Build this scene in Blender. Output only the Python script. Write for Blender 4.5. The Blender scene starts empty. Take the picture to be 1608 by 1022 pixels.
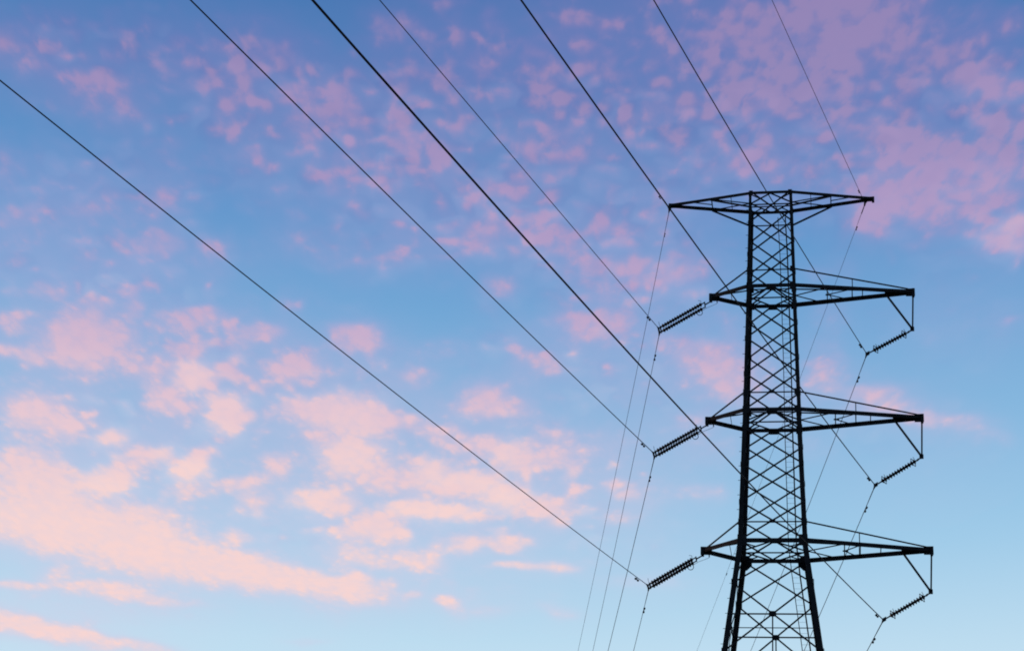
import bpy, bmesh, math, random
import numpy as np
from mathutils import Vector, Matrix

scene = bpy.context.scene
C = scene.collection
rad = math.radians

# ------------------------------------------------------------------ camera
cam_data = bpy.data.cameras.new('camera')
cam_data.sensor_width = 36.0
cam_data.lens = 2865.94 / 1608 * 36.0
cam_data.clip_start = 0.1
cam_data.clip_end = 60000
cam = bpy.data.objects.new('camera', cam_data)
C.objects.link(cam)
PITCH, ROLL = 0.4339030, 0.0588197
cp, sp, cr, sr = math.cos(PITCH), math.sin(PITCH), math.cos(ROLL), math.sin(ROLL)
Fw = Vector((0, cp, sp)); R0 = Vector((1, 0, 0)); U0 = Vector((0, -sp, cp))
Rt = cr * R0 + sr * U0; Up = -sr * R0 + cr * U0
CAM = Vector((0, 0, 1.6))
M = Matrix((Rt, Up, -Fw)).transposed().to_4x4(); M.translation = CAM
cam.matrix_world = M
scene.camera = cam
EYE = 1.6                                           # eye height above the ground

# ------------------------------------------------------------------ sky
SUN_AZ, SUN_EL = -68.0, 2.0                         # low sun, left of the view
def s2l(c):
    return tuple((v / 255 / 12.92) if v / 255 <= .04045 else ((v / 255 + .055) / 1.055) ** 2.4 for v in c) + (1,)
world = bpy.data.worlds.new('World'); scene.world = world; world.use_nodes = True
nt = world.node_tree; nt.nodes.clear()
N = nt.nodes.new; L = nt.links.new
out = N('ShaderNodeOutputWorld')
geo = N('ShaderNodeTexCoord')
sep = N('ShaderNodeSeparateXYZ'); L(geo.outputs['Generated'], sep.inputs[0])
asn = N('ShaderNodeMath'); asn.operation = 'ARCSINE'; L(sep.outputs['Z'], asn.inputs[0])
# a very gentle sideways drift of the gradient, warmer blue towards the right
xs = N('ShaderNodeMath'); xs.operation = 'MULTIPLY_ADD'; L(sep.outputs['X'], xs.inputs[0]); xs.inputs[1].default_value = -0.03
L(asn.outputs[0], xs.inputs[2])
mr = N('ShaderNodeMapRange'); L(xs.outputs[0], mr.inputs['Value'])
mr.inputs['From Min'].default_value = rad(5); mr.inputs['From Max'].default_value = rad(45)
ramp = N('ShaderNodeValToRGB'); L(mr.outputs[0], ramp.inputs['Fac'])
stops = [(5, (236, 232, 228)), (10, (210, 228, 240)), (14.8, (188, 219, 239)), (18, (159, 202, 232)), (21, (136, 186, 224)),
         (24.9, (110, 166, 213)), (28, (86, 148, 203)), (31, (73, 135, 192)), (35, (62, 116, 177)), (45, (52, 94, 150))]
ramp.color_ramp.interpolation = 'LINEAR'
els = ramp.color_ramp.elements
while len(els) > 1: els.remove(els[-1])
els[0].position = 0; els[0].color = s2l(stops[0][1])
for e, c in stops[1:]:
    k = els.new((e - 5) / 40); k.color = s2l(c)
bg = N('ShaderNodeBackground'); L(ramp.outputs[0], bg.inputs[0]); bg.inputs[1].default_value = 0.985
sky = N('ShaderNodeTexSky'); sky.sky_type = 'NISHITA'; sky.sun_disc = False
sky.sun_elevation = rad(SUN_EL); sky.sun_rotation = rad(SUN_AZ)
bg2 = N('ShaderNodeBackground'); L(sky.outputs[0], bg2.inputs[0]); bg2.inputs[1].default_value = 0.02
add = N('ShaderNodeAddShader'); L(bg.outputs[0], add.inputs[0]); L(bg2.outputs[0], add.inputs[1])
L(add.outputs[0], out.inputs[0])

sun_d = bpy.data.lights.new('sun', 'SUN'); sun_d.energy = 2.0; sun_d.angle = rad(0.5); sun_d.color = (1, .62, .45)
sun = bpy.data.objects.new('sun', sun_d); C.objects.link(sun)
sd = Vector((math.sin(rad(SUN_AZ)) * math.cos(rad(SUN_EL)), math.cos(rad(SUN_AZ)) * math.cos(rad(SUN_EL)), math.sin(rad(SUN_EL))))
sun.rotation_euler = sd.to_track_quat('Z', 'Y').to_euler()
sun.location = (0, 0, 80)
scene.view_settings.view_transform = 'Standard'; scene.view_settings.look = 'None'
scene.view_settings.exposure = 0; scene.view_settings.gamma = 1
scene.cycles.filter_width = 1.9
scene.cycles.transparent_max_bounces = 12
scene.cycles.max_bounces = 4

# ------------------------------------------------------------------ materials
def mat(name, col, rough=.7, metal=0, var=.35, scale=3, spec=.3):
    m = bpy.data.materials.new(name); m.use_nodes = True
    t = m.node_tree; b = t.nodes['Principled BSDF']
    tc = t.nodes.new('ShaderNodeTexCoord'); n = t.nodes.new('ShaderNodeTexNoise')
    n.inputs['Scale'].default_value = scale; n.inputs['Detail'].default_value = 5
    t.links.new(tc.outputs['Object'], n.inputs['Vector'])
    r = t.nodes.new('ShaderNodeValToRGB'); t.links.new(n.outputs['Fac'], r.inputs[0])
    r.color_ramp.elements[0].position = .3; r.color_ramp.elements[1].position = .7
    r.color_ramp.elements[0].color = tuple(c * (1 - var) for c in col) + (1,)
    r.color_ramp.elements[1].color = tuple(min(1, c * (1 + var)) for c in col) + (1,)
    t.links.new(r.outputs[0], b.inputs['Base Color'])
    b.inputs['Roughness'].default_value = rough; b.inputs['Metallic'].default_value = metal
    b.inputs['Specular IOR Level'].default_value = spec
    return m
STEEL = mat('weathered_dark_steel', (.010, .011, .014), .75, 0, .3, 2, .08)
CABLE = mat('dark_aluminium_cable', (.012, .013, .018), .7, 0, .2, 1, .08)
GLASS = mat('dark_glazed_insulator', (.010, .009, .011), .45, 0, .3, 8, .12)
CONC = mat('footing_concrete', (.28, .27, .25), .9, 0, .2, 4)
GROUND = mat('dry_grass_field', (.05, .055, .03), 1, 0, .4, .25)

# ------------------------------------------------------------------ mesh helpers
def frame(d, up):
    d = d.normalized(); s = d.cross(up)
    if s.length < 1e-4: s = d.cross(Vector((1, 0, 0)))
    s.normalize(); u = s.cross(d).normalized()
    return d, s, u
def sweep(bm, p, q, prof, up=Vector((0, 0, 1))):
    p, q = Vector(p), Vector(q)
    d, s, u = frame(q - p, up)
    a = [bm.verts.new(p + s * x + u * y) for x, y in prof]
    b = [bm.verts.new(q + s * x + u * y) for x, y in prof]
    n = len(prof)
    for i in range(n):
        bm.faces.new((a[i], a[(i + 1) % n], b[(i + 1) % n], b[i]))
    bm.faces.new(a[::-1]); bm.faces.new(b)
def bar(bm, p, q, w, h=None, up=Vector((0, 0, 1))):
    h = h or w
    sweep(bm, p, q, [(-w / 2, -h / 2), (w / 2, -h / 2), (w / 2, h / 2), (-w / 2, h / 2)], up)
def angle(bm, p, q, w, t=.016, up=Vector((0, 0, 1)), fx=1, fy=1):
    """rolled steel angle section; fx, fy choose which way its two flanges point"""
    pr = [(0, 0), (w, 0), (w, t), (t, t), (t, w), (0, w)]
    pr = [((x - w * .3) * fx, (y - w * .3) * fy) for x, y in pr]
    if fx * fy < 0: pr = pr[::-1]
    sweep(bm, p, q, pr, up)
def plate(bm, c, a, b, w, h, t=.02):
    """rectangular plate centred at c spanned by unit vectors a, b"""
    c = Vector(c); a = Vector(a).normalized(); b = Vector(b).normalized(); n = a.cross(b).normalized()
    vs = [bm.verts.new(c + a * x * w / 2 + b * y * h / 2 + n * z * t / 2) for x in (-1, 1) for y in (-1, 1) for z in (-1, 1)]
    for f in ((0, 1, 3, 2), (4, 6, 7, 5), (0, 4, 5, 1), (2, 3, 7, 6), (0, 2, 6, 4), (1, 5, 7, 3)):
        bm.faces.new([vs[i] for i in f])
def tube(bm, pts, r, n=8, cap=True):
    pts = [Vector(p) for p in pts]; rings = []
    for i, p in enumerate(pts):
        d = (pts[min(i + 1, len(pts) - 1)] - pts[max(i - 1, 0)])
        _, s, u = frame(d, Vector((0, 0, 1)))
        rr = r[i] if isinstance(r, (list, tuple)) else r
        rings.append([bm.verts.new(p + (s * math.cos(2 * math.pi * k / n) + u * math.sin(2 * math.pi * k / n)) * rr) for k in range(n)])
    for a, b in zip(rings, rings[1:]):
        for k in range(n):
            bm.faces.new((a[k], a[(k + 1) % n], b[(k + 1) % n], b[k]))
    if cap:
        bm.faces.new(rings[0][::-1]); bm.faces.new(rings[-1])
def obj(name, bm, m, parent=None, smooth=False):
    bmesh.ops.recalc_face_normals(bm, faces=bm.faces)
    me = bpy.data.meshes.new(name); bm.to_mesh(me); bm.free()
    if smooth:
        for f in me.polygons: f.use_smooth = True
    me.materials.append(m)
    o = bpy.data.objects.new(name, me); C.objects.link(o)
    if parent is not None: o.parent = parent
    return o
def thing(name, label, cat, loc, rz=0, group=None):
    o = bpy.data.objects.new(name, None); C.objects.link(o)
    o.empty_display_size = 1
    o.location = loc; o.rotation_euler = (0, 0, rz); o['label'] = label; o['category'] = cat
    if group: o['group'] = group
    return o
BM = bmesh.new

# ------------------------------------------------------------------ ground
g = BM()
NR, NA = 40, 72
rings = []
for i in range(NR + 1):
    r = 0 if i == 0 else 3 * (14000 / 3) ** ((i - 1) / (NR - 1))
    if i == 0: rings.append([g.verts.new((0, 0, 0))]); continue
    rings.append([g.verts.new((r * math.cos(2 * math.pi * k / NA), r * math.sin(2 * math.pi * k / NA),
                               (-.15 * (math.sin(r * .13 + k * .7) + 1) if r > 140 else 0))) for k in range(NA)])
for k in range(NA): g.faces.new((rings[0][0], rings[1][k], rings[1][(k + 1) % NA]))
for i in range(1, NR):
    for k in range(NA): g.faces.new((rings[i][k], rings[i + 1][k], rings[i + 1][(k + 1) % NA], rings[i][(k + 1) % NA]))
o = obj('ground', g, GROUND); o['kind'] = 'structure'

# ------------------------------------------------------------------ the tower (heights are above the eye, +EYE for the ground)
YAW = rad(-11.0211)
TC = Vector((14.772, 93.844, 0))
H = [52.407, 46.317, 38.656, 31.079]                # the four arm levels
LV = [(52.407, 2.390), (46.317, 2.650), (38.656, 3.050), (31.079, 3.560)]
FLARE = .246                                       # how fast the lower body widens
def width(z):
    if z < H[3]: return 3.560 + (H[3] - z) * FLARE
    for (z0, w0), (z1, w1) in zip(LV, LV[1:]):
        if z >= z1: return w1 + (w0 - w1) * (z - z1) / (z0 - z1)
    return 2.39
def V(x, y, z): return Vector((x, y, z + EYE))
def corner(sx, sy, z):
    w = width(z) / 2
    return V(sx * w, sy * w, z)
tower = thing('transmission_tower', 'tall dark steel lattice pylon carrying all the wires, right of the picture', 'pylon', TC, YAW)

GROUND_Z = -EYE
UPZ = Vector((0, 0, 1))
# node heights: where the panels of crossed bracing meet the legs
top_n = [52.55, 50.48, 48.41, 46.317]
sec2 = [46.317, 45.22, 43.06, 40.87, 38.656]
sec3 = [38.656, 37.62, 35.46, 33.28, 31.079]
low = [31.079, 28.65, 24.83, 20.3, 14.6, 7.6, GROUND_Z + .3]

for sx in (-1, 1):
    for sy in (-1, 1):
        b = BM()
        zs = [52.46] + H[1:] + [GROUND_Z + .25]
        sz = [.16, .19, .245, .29]
        for i in range(4):
            p, q = corner(sx, sy, zs[i]), corner(sx, sy, zs[i + 1])
            w = sz[i]; t = .022
            # flanges lie along the two faces that meet at this corner
            def sec(P):
                return [P + Vector((-sx * x, -sy * y, 0)) for x, y in ((0, 0), (w, 0), (w, t), (t, t), (t, w), (0, w))]
            a = [b.verts.new(c + Vector((sx, sy, 0)) * .04) for c in sec(p)]
            d = [b.verts.new(c + Vector((sx, sy, 0)) * .04) for c in sec(q)]
            for k in range(6): b.faces.new((a[k], a[(k + 1) % 6], d[(k + 1) % 6], d[k]))
            b.faces.new(a[::-1]); b.faces.new(d)
        # splice plates and gussets where braces and arms meet the leg
        for z, s in [(H[0], .28), (H[1], .42), (47.36, .34), (H[2], .44), (39.70, .38), (H[3], .62), (32.14, .34), (28.65, .42), (24.83, .42),
                     (45.22, .28), (43.06, .28), (40.87, .28), (50.48, .22), (48.41, .24), (37.62, .26), (35.46, .26), (33.28, .28), (20.3, .4), (14.6, .4)]:
            c = corner(sx, sy, z)
            plate(b, c + Vector((-sx * s * .28, sy * .055, 0)), (1, 0, 0), (0, 0, 1), s * .75, s, .018)
            plate(b, c + Vector((sx * .055, -sy * s * .28, 0)), (0, 1, 0), (0, 0, 1), s * .75, s, .018)
        # haunch plate under the lowest arm, where the body starts to flare
        c = corner(sx, sy, H[3])
        w = width(H[3]) / 2; hk = .85 if sy > 0 else .36
        f = [V(sx * (w - .02), sy * (w + .066), H[3] + .3 * hk), V(sx * (w - .62 * hk), sy * (w + .066), H[3] + .22 * hk), V(sx * (w - .62 * hk), sy * (w + .066), H[3] - .3 * hk),
             V(sx * (w - .3 * hk), sy * (w + .066), H[3] - .62 * hk), V(sx * (w + .03), sy * (w + .066), H[3] - .66 * hk)]
        lo = [b.verts.new(p) for p in f]; hi = [b.verts.new(p + Vector((0, sy * .02, 0))) for p in f]
        for k in range(5): b.faces.new((lo[k], lo[(k + 1) % 5], hi[(k + 1) % 5], hi[k]))
        b.faces.new(lo); b.faces.new(hi[::-1])
        if sx < 0 or sy < 0:
            # step bolts up this leg
            z = 3.0
            n = 0
            while z < 52 and sx < 0 and sy < 0:
                c = corner(sx, sy, z)
                dd = Vector((sx * .16, 0, 0)) if n % 2 else Vector((0, sy * .16, 0))
                bar(b, c, c + dd, .022); z += .42; n += 1
        obj('tower_leg', b, STEEL, tower)
        fb = BM()
        c = corner(sx, sy, GROUND_Z); c.z = 0
        tube(fb, [c + Vector((0, 0, -.5)), c + Vector((0, 0, .28)), c + Vector((0, 0, .34))], [.55, .48, .42], 16)
        obj('concrete_footing', fb, CONC, tower)

def face_pt(axis, side, t, z, off=0.0):
    """a point on one face of the body; t runs -1..1 across it"""
    w = width(z) / 2
    return V(t * w, side * (w + off), z) if axis == 'x' else V(side * (w + off), t * w, z)
for axis, side in (('x', -1), ('x', 1), ('y', -1), ('y', 1)):
    b = BM()
    nrm = Vector((0, side, 0)) if axis == 'x' else Vector((side, 0, 0))
    def xpanel(z0, z1, w):
        bar(b, face_pt(axis, side, -1, z0, .012), face_pt(axis, side, 1, z1, .012), w, w * .35, nrm.cross(UPZ))
        bar(b, face_pt(axis, side, 1, z0, -.028), face_pt(axis, side, -1, z1, -.028), w, w * .35, nrm.cross(UPZ))
    def sx_(z0, z1, w): # crossing with its little centre gusset
        xpanel(z0, z1, w)
        w0, w1 = width(z0), width(z1); zc = z0 + (z1 - z0) * w0 / (w0 + w1)
        a = (1, 0, 0) if axis == 'x' else (0, 1, 0)
        plate(b, face_pt(axis, side, 0, zc, -.008), a, (0, 0, 1), .12, .12, .02)
        return zc
    BW = .09
    def brc(p, q, w):
        # flat on the face: wide dimension in the face plane
        d = (q - p).normalized(); inpl = nrm.cross(d)
        bar(b, p, q, w * .4, w, inpl)
    def X(z0, z1, w=BW):
        p0, p1 = face_pt(axis, side, -1, z0, .016), face_pt(axis, side, 1, z1, .016)
        q0, q1 = face_pt(axis, side, 1, z0, -.03), face_pt(axis, side, -1, z1, -.03)
        brc(p0, p1, w); brc(q0, q1, w)
        w0, w1 = width(z0), width(z1); zc = z0 + (z1 - z0) * w0 / (w0 + w1)
        a = (1, 0, 0) if axis == 'x' else (0, 1, 0)
        plate(b, face_pt(axis, side, 0, zc, -.007), a, (0, 0, 1), .15, .12, .016)
        return zc
    def horiz(z, w=.07, t0=-1, t1=1):
        brc(face_pt(axis, side, t0, z, -.05), face_pt(axis, side, t1, z, -.05), w)
    for z0, z1 in zip(top_n, top_n[1:]): X(z0, z1)
    for sec in (sec2, sec3):
        # half panel hung from the arm level, then full panels
        m = face_pt(axis, side, 0, sec[0], .016)
        for t in (-1, 1): brc(m, face_pt(axis, side, t, sec[1], .016), BW)
        a = (1, 0, 0) if axis == 'x' else (0, 1, 0)
        plate(b, face_pt(axis, side, 0, sec[0] - .12, -.01), a, (0, 0, 1), .5, .3, .02)
        for z0, z1 in zip(sec[1:], sec[2:]): X(z0, z1)
    for z in (51.5, 47.36, 39.72, 32.14): horiz(z)
    for z in (47.36, 39.72, 32.14):
        a = (1, 0, 0) if axis == 'x' else (0, 1, 0)
        plate(b, face_pt(axis, side, 0, z, -.01), a, (0, 0, 1), .34, .15, .02)
    for i, (z0, z1) in enumerate(zip(low, low[1:])):
        zc = X(z0, z1, .085 if i < 2 else .11)
        if i >= 1:
            a = (1, 0, 0) if axis == 'x' else (0, 1, 0)
            horiz(zc, .075)
            plate(b, face_pt(axis, side, 0, zc, -.012), a, (0, 0, 1), .38, .3, .022)
            brc(face_pt(axis, side, 0, zc, -.06), face_pt(axis, side, 0, z1, -.06), .07)
    obj('cross_bracing', b, STEEL, tower)

# plan frames inside the body at each arm level
for i, z in enumerate(H + [26.94]):
    b = BM(); w = width(z) / 2
    s = .09 if i < 4 else .06
    if i == 4:
        bar(b, V(-w, 0, z - .11), V(w, 0, z - .11), .04)
    for sgn in (-1, 1):
        bar(b, V(sgn * w, -w, z - .08), V(sgn * w, w, z - .08), .10 if i < 4 else .06)
    mids = [V(-w, 0, z - .04), V(0, -w, z - .04), V(w, 0, z - .04), V(0, w, z - .04)]
    for k in range(4):
        if i < 4: bar(b, mids[k], mids[(k + 1) % 4], .075, .06)
    if i < 4: bar(b, V(-w, 0, z - .11), V(w, 0, z - .11), .06)
    for k in range(4):
        sgn = [(-1, -1), (1, -1), (1, 1), (-1, 1)][k]
        if i < 4: bar(b, V(sgn[0] * w * .52, sgn[1] * w * .52, z - .06), V(sgn[0] * w, sgn[1] * w, z - .06), .05)
    obj('plan_frame', b, STEEL, tower)

# ladder up the far face, following its taper
b = BM()
lad = [(52.1, .77), (49.58, .87), (45.49, .955), (43.1, 1.0), (38.08, 1.05), (35.46, 1.10), (32.17, 1.16), (30.39, 1.33), (26.96, 1.75), (20, 2.55), (10, 3.6), (GROUND_Z, 4.8)]
def ladx(z):
    for (z0, x0), (z1, x1) in zip(lad, lad[1:]):
        if z >= z1: return x0 + (x1 - x0) * (z0 - z) / (z0 - z1)
    return lad[-1][1]
for dx, w in ((0, .055), (-.43, .032)):
    zs = [l[0] for l in lad]
    for z0, z1 in zip(zs, zs[1:]):
        bar(b, V(ladx(z0) + dx, width(z0) / 2 + .12, z0), V(ladx(z1) + dx, width(z1) / 2 + .12, z1), w)
z = GROUND_Z + .3
while z < 52:
    bar(b, V(ladx(z), width(z) / 2 + .12, z), V(ladx(z) - .43, width(z) / 2 + .12, z), .010); z += .3
z = 2
while z < 52:
    bar(b, V(ladx(z), width(z) / 2 + .12, z), V(ladx(z), width(z) / 2 - .1, z), .05); z += 4.2
obj('ladder', b, STEEL, tower)

# cross arms
TL = [-5.92, -3.460, -3.616, -3.794]; TR = [5.84, 7.884, 8.070, 8.262]
def make_arm(i, sgn):
    z = H[i]; w = width(z) / 2; tip = (TR if sgn > 0 else TL)[i]; ax = abs(tip)
    cs = .17 if i == 0 else .225
    b = BM()
    def ch(x, sy):                                   # point on the near (-1) or far (+1) chord at |x|
        k = (ax - x) / (ax - w)
        return Vector((sgn * x, sy * (w * k + .03), 0))
    for sy in (-1, 1):
        p = V(sgn * (w - .02), sy * w, z); q = V(tip, sy * .05, z)
        bar(b, p, q, .05, cs); bar(b, p + Vector((0, -sy * .07, cs * .42)), q + Vector((0, -sy * .02, cs * .42)), .12, .03)
        # through member across the body face
        if sgn > 0: bar(b, V(-w, sy * (w + .03), z - .004), V(w, sy * (w + .03), z - .004), .05, cs - .01)
    arm = obj('cross_arm', b, STEEL, tower)
    # tip plates
    b = BM()
    L_ = 0.55 if i == 0 else (1.55 if sgn > 0 else .5)
    k = L_ / (ax - w) * w + .08
    f = [V(tip + sgn * .06, -.13, z - .07), V(tip - sgn * L_, -k, z - .07), V(tip - sgn * L_, k, z - .07), V(tip + sgn * .06, .13, z - .07)]
    lo = [b.verts.new(p) for p in f]; hi = [b.verts.new(p + Vector((0, 0, .02))) for p in f]
    for n in range(4): b.faces.new((lo[n], lo[(n + 1) % 4], hi[(n + 1) % 4], hi[n]))
    b.faces.new(lo); b.faces.new(hi[::-1])
    plate(b, V(tip - sgn * .12, 0, z), (1, 0, 0), (0, 0, 1), .5 if i else .42, .42 if i else .24, .16)
    plate(b, V(tip + sgn * .03, 0, z - .04), (0, 1, 0), (0, 0, 1), .3, .46 if i else .26, .14)
    obj('tip_plate', b, STEEL, arm)
    # plan bracing between the two chords
    b = BM()
    def P(x, sy, dz=-.02): q = ch(x, sy); return V(q.x, q.y, z + dz)
    def Cn(x, dz=-.02): return V(sgn * x, 0, z + dz)
    if i == 0:
        bar(b, P(3.45, -1), P(3.45, 1), .06)
        bar(b, Cn(w), P(3.45, -1), .05); bar(b, Cn(w), P(3.45, 1), .05)
        bar(b, Cn(3.45), P(4.6, -1), .045)
        for x in (2.3,):
            bar(b, P(x, -1, -.05), P(x, 1, -.05), .035)
    elif sgn > 0:
        x1, x2, x3 = (3.13, 4.52, 5.1) if i == 1 else ((3.43, 4.54, 5.33) if i == 2 else (3.75, 4.58, 5.65))
        bar(b, P(x1, -1), P(x1, 1), .06); bar(b, P(x2, -1), P(x2, 1), .05); bar(b, P(x3, -1), P(x3, 1), .05)
        bar(b, Cn(w), P(x1, -1, -.05), .05); bar(b, Cn(w), P(x1 - .15, 1, -.05), .05)
        bar(b, Cn(x1), P(x2, -1, -.05), .045); bar(b, Cn(x1), P(x2, 1, -.05), .045)
        plate(b, Cn(x1 + .05, -.02), (1, 0, 0), (0, 1, 0), .3, .16, .03)
    else:
        bar(b, P(2.3, -1), P(2.3, 1), .03)
    obj('plan_bracing', b, STEEL, arm)
    # ties above (lower arms) or knee braces below (top arm)
    for sy in (-1, 1):
        b = BM()
        if i == 0:
            q = P(3.5, sy, -.06)
            zk = H[0] - .9
            bar(b, V(sgn * width(zk) / 2, sy * width(zk) / 2, zk), q, .085)
            obj('knee_brace', b, STEEL, arm)
        else:
            zt = z + 1.04
            A = V(sgn * width(zt) / 2, sy * (width(zt) / 2 + .03), zt); Bp = V(tip - sgn * .25, sy * .12, z + .16)
            bar(b, A, Bp, .065)
            if sgn > 0:
                xt = 4.54
                t = (xt - abs(A.x)) / (abs(Bp.x) - abs(A.x)); T = A.lerp(Bp, t)
                bar(b, T, P(xt, sy, .02), .05)
            obj('tie_rod', b, STEEL, arm)
    if i and sgn > 0:
        b = BM()
        pb = PEN[i]
        bar(b, V(tip + .02, 0, z - .1), V(*pb), .085)
        bar(b, V(pb[0] - 1.38, 0, z - .12), V(*pb), .10)
        plate(b, V(pb[0] - .02, 0, pb[2] + .02), (1, 0, 0), (0, 0, 1), .22, .24, .1)
        obj('pendant_frame', b, STEEL, arm)
    if i and sgn < 0:
        b = BM(); plate(b, V(tip - .02, 0, z - .2), (1, 0, 0), (0, 0, 1), .16, .26, .05); obj('hanger_plate', b, STEEL, arm)
        b = BM(); bar(b, V(tip + .32, 0, z - .08), V(tip + .34, 0, z - .36), .06); obj('lead_bracket', b, STEEL, arm)
PEN = {1: (7.80, 0, 44.012), 2: (8.0, 0, 36.382), 3: (8.17, 0, 28.806)}
for i in range(4):
    for sgn in (-1, 1): make_arm(i, sgn)

# ------------------------------------------------------------------ insulators and wires
Xl = Vector((math.cos(YAW), math.sin(YAW), 0)); Yl = Vector((-math.sin(YAW), math.cos(YAW), 0))
def Wd(x, y, z): return TC + Xl * x + Yl * y + Vector((0, 0, z + EYE))
def torus(bm, c, d, R_, r, n=14, arc=1.0):
    _, s, u = frame(d, UPZ)
    tube(bm, [c + (s * math.cos(2 * math.pi * k / n * arc) + u * math.sin(2 * math.pi * k / n * arc)) * R_ for k in range(n + 1)], r, 6)
def discs(bm, p, q, nd, R_, thick, rc):
    """cap and pin discs threaded on a core from p to q: one lathed profile"""
    d = (q - p); Ln = d.length; dn, s, u = frame(d, UPZ)
    prof = [(0, rc)]
    step = Ln / nd
    for k in range(nd):
        a = step * (k + .5)
        prof += [(a - thick * .9, rc), (a - thick * .5, rc * 1.5), (a - thick * .15, R_ * .92), (a + thick * .12, R_), (a + thick * .3, R_ * .85), (a + thick * .45, rc * 1.3)]
    prof.append((Ln, rc))
    n = 14; rg = []
    for t, r in prof:
        c = p + dn * t
        rg.append([bm.verts.new(c + (s * math.cos(2 * math.pi * k / n) + u * math.sin(2 * math.pi * k / n)) * r) for k in range(n)])
    for a, b_ in zip(rg, rg[1:]):
        for k in range(n): bm.faces.new((a[k], a[(k + 1) % n], b_[(k + 1) % n], b_[k]))
    bm.faces.new(rg[0][::-1]); bm.faces.new(rg[-1])

ATT = {'GL': (-5.984, 0, 52.171), 'GR': (5.40, 0, 52.117),
       'UL': (-6.435, 0, 44.279), 'ML': (-6.571, 0, 36.652), 'LL': (-6.724, 0, 29.048),
       'UR': (5.232, 0, 42.541), 'MR': (5.455, 0, 34.752), 'LR': (5.659, 0, 27.28)}
LEVEL = {'U': 'upper', 'M': 'middle', 'L': 'lower'}
YK = .30
for key, i in (('UL', 1), ('ML', 2), ('LL', 3)):
    a = Vector((TL[i] - .02, 0, H[i] - .26)); e = Vector(ATT[key])
    org = Wd(*a)
    t = thing('double_insulator_string', {'U': 'pair of disc insulator strings slung left from the uppermost of the three short left arms',
              'M': 'pair of disc insulator strings slung left from the middle of the three short left arms',
              'L': 'pair of disc insulator strings slung left from the lowest of the three short left arms'}[key[0]],
              'insulator', org, 0, 'double insulator strings on the left arms')
    inv = lambda P: P - org
    d = (Wd(*e) - Wd(*a)); Ln = d.length; dn = d.normalized()
    def at(s, y=0, up=0): return inv(Wd(*a) + dn * s + Yl * y + Vector((0, 0, up)))
    b = BM(); bar(b, at(0), at(.42), .06); bar(b, at(.40, -YK), at(.40, YK), .05, .12); 
    bar(b, at(.38, -YK), at(.62, -YK), .05); bar(b, at(.38, YK), at(.62, YK), .05)
    obj('upper_yoke', b, STEEL, t)
    for y in (-YK, YK):
        b = BM(); discs(b, at(.60, y), at(Ln - .22, y), 16, .135, .085, .06)
        obj('disc_string', b, GLASS, t, True)
    b = BM(); bar(b, at(Ln - .12, -YK - .04), at(Ln - .12, YK + .04), .05, .16)
    for y in (-YK, YK): bar(b, at(Ln - .25, y), at(Ln, y), .07)
    obj('lower_yoke', b, STEEL, t)
    b = BM()
    tube(b, [at(Ln - .1, -YK), at(Ln - .05, -YK - .12, .18), at(Ln - .02, -YK - .14, .34)], .012, 6)
    obj('arcing_horn', b, STEEL, t)
    b = BM(); tube(b, [at(.62, -YK), at(.66, -YK - .1, .2), at(.82, -YK - .1, .3)], .014, 6)
    obj('arcing_horn', b, STEEL, t)
    b = BM(); torus(b, at(.78, YK + .05, -.14), Yl, .16, .02)
    tube(b, [at(.62, YK + .02, -.12), at(.3, YK * .8, -.14), inv(Wd(TL[i] + .33, .1, H[i] - .36))], .010, 6)
    obj('arcing_ring', b, STEEL, t)
for key, i in (('UR', 1), ('MR', 2), ('LR', 3)):
    pb = PEN[i]; a = Vector((pb[0] - .05, 0, pb[2] - .06)); e = Vector(ATT[key]); org = Wd(*a)
    t = thing('insulator_string', {'U': 'single disc insulator string hanging inward from the uppermost long right arm',
              'M': 'single disc insulator string hanging inward from the middle long right arm',
              'L': 'single disc insulator string hanging inward from the lowest long right arm'}[key[0]],
              'insulator', org, 0, 'single insulator strings on the right arms')
    d = (Wd(*e) - org); Ln = d.length; dn = d.normalized()
    def at(s, y=0, up=0): return dn * s + Yl * y + Vector((0, 0, up))
    b = BM(); bar(b, at(-.06), at(.36), .06); plate(b, at(.2), dn, (0, 0, 1), .12, .12, .05); obj('shackle', b, STEEL, t)
    b = BM(); discs(b, at(.34), at(Ln - .42), 13, .15, .075, .06); obj('disc_string', b, GLASS, t, True)
    b = BM(); bar(b, at(Ln - .46), at(Ln), .06); plate(b, at(Ln - .05), dn, (0, 0, 1), .26, .2, .09); obj('clamp_link', b, STEEL, t)
    for s in (.5, Ln - .58):
        b = BM(); torus(b, at(s), dn, .24, .018); 
        for sg in (-1, 1): tube(b, [at(s), at(s, sg * .1, 0) , at(s, sg * .24, 0)], .013, 6)
        tube(b, [at(s - .1, 0, .1), at(s, 0, .32)], .014, 6)
        obj('grading_ring', b, STEEL, t)

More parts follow.
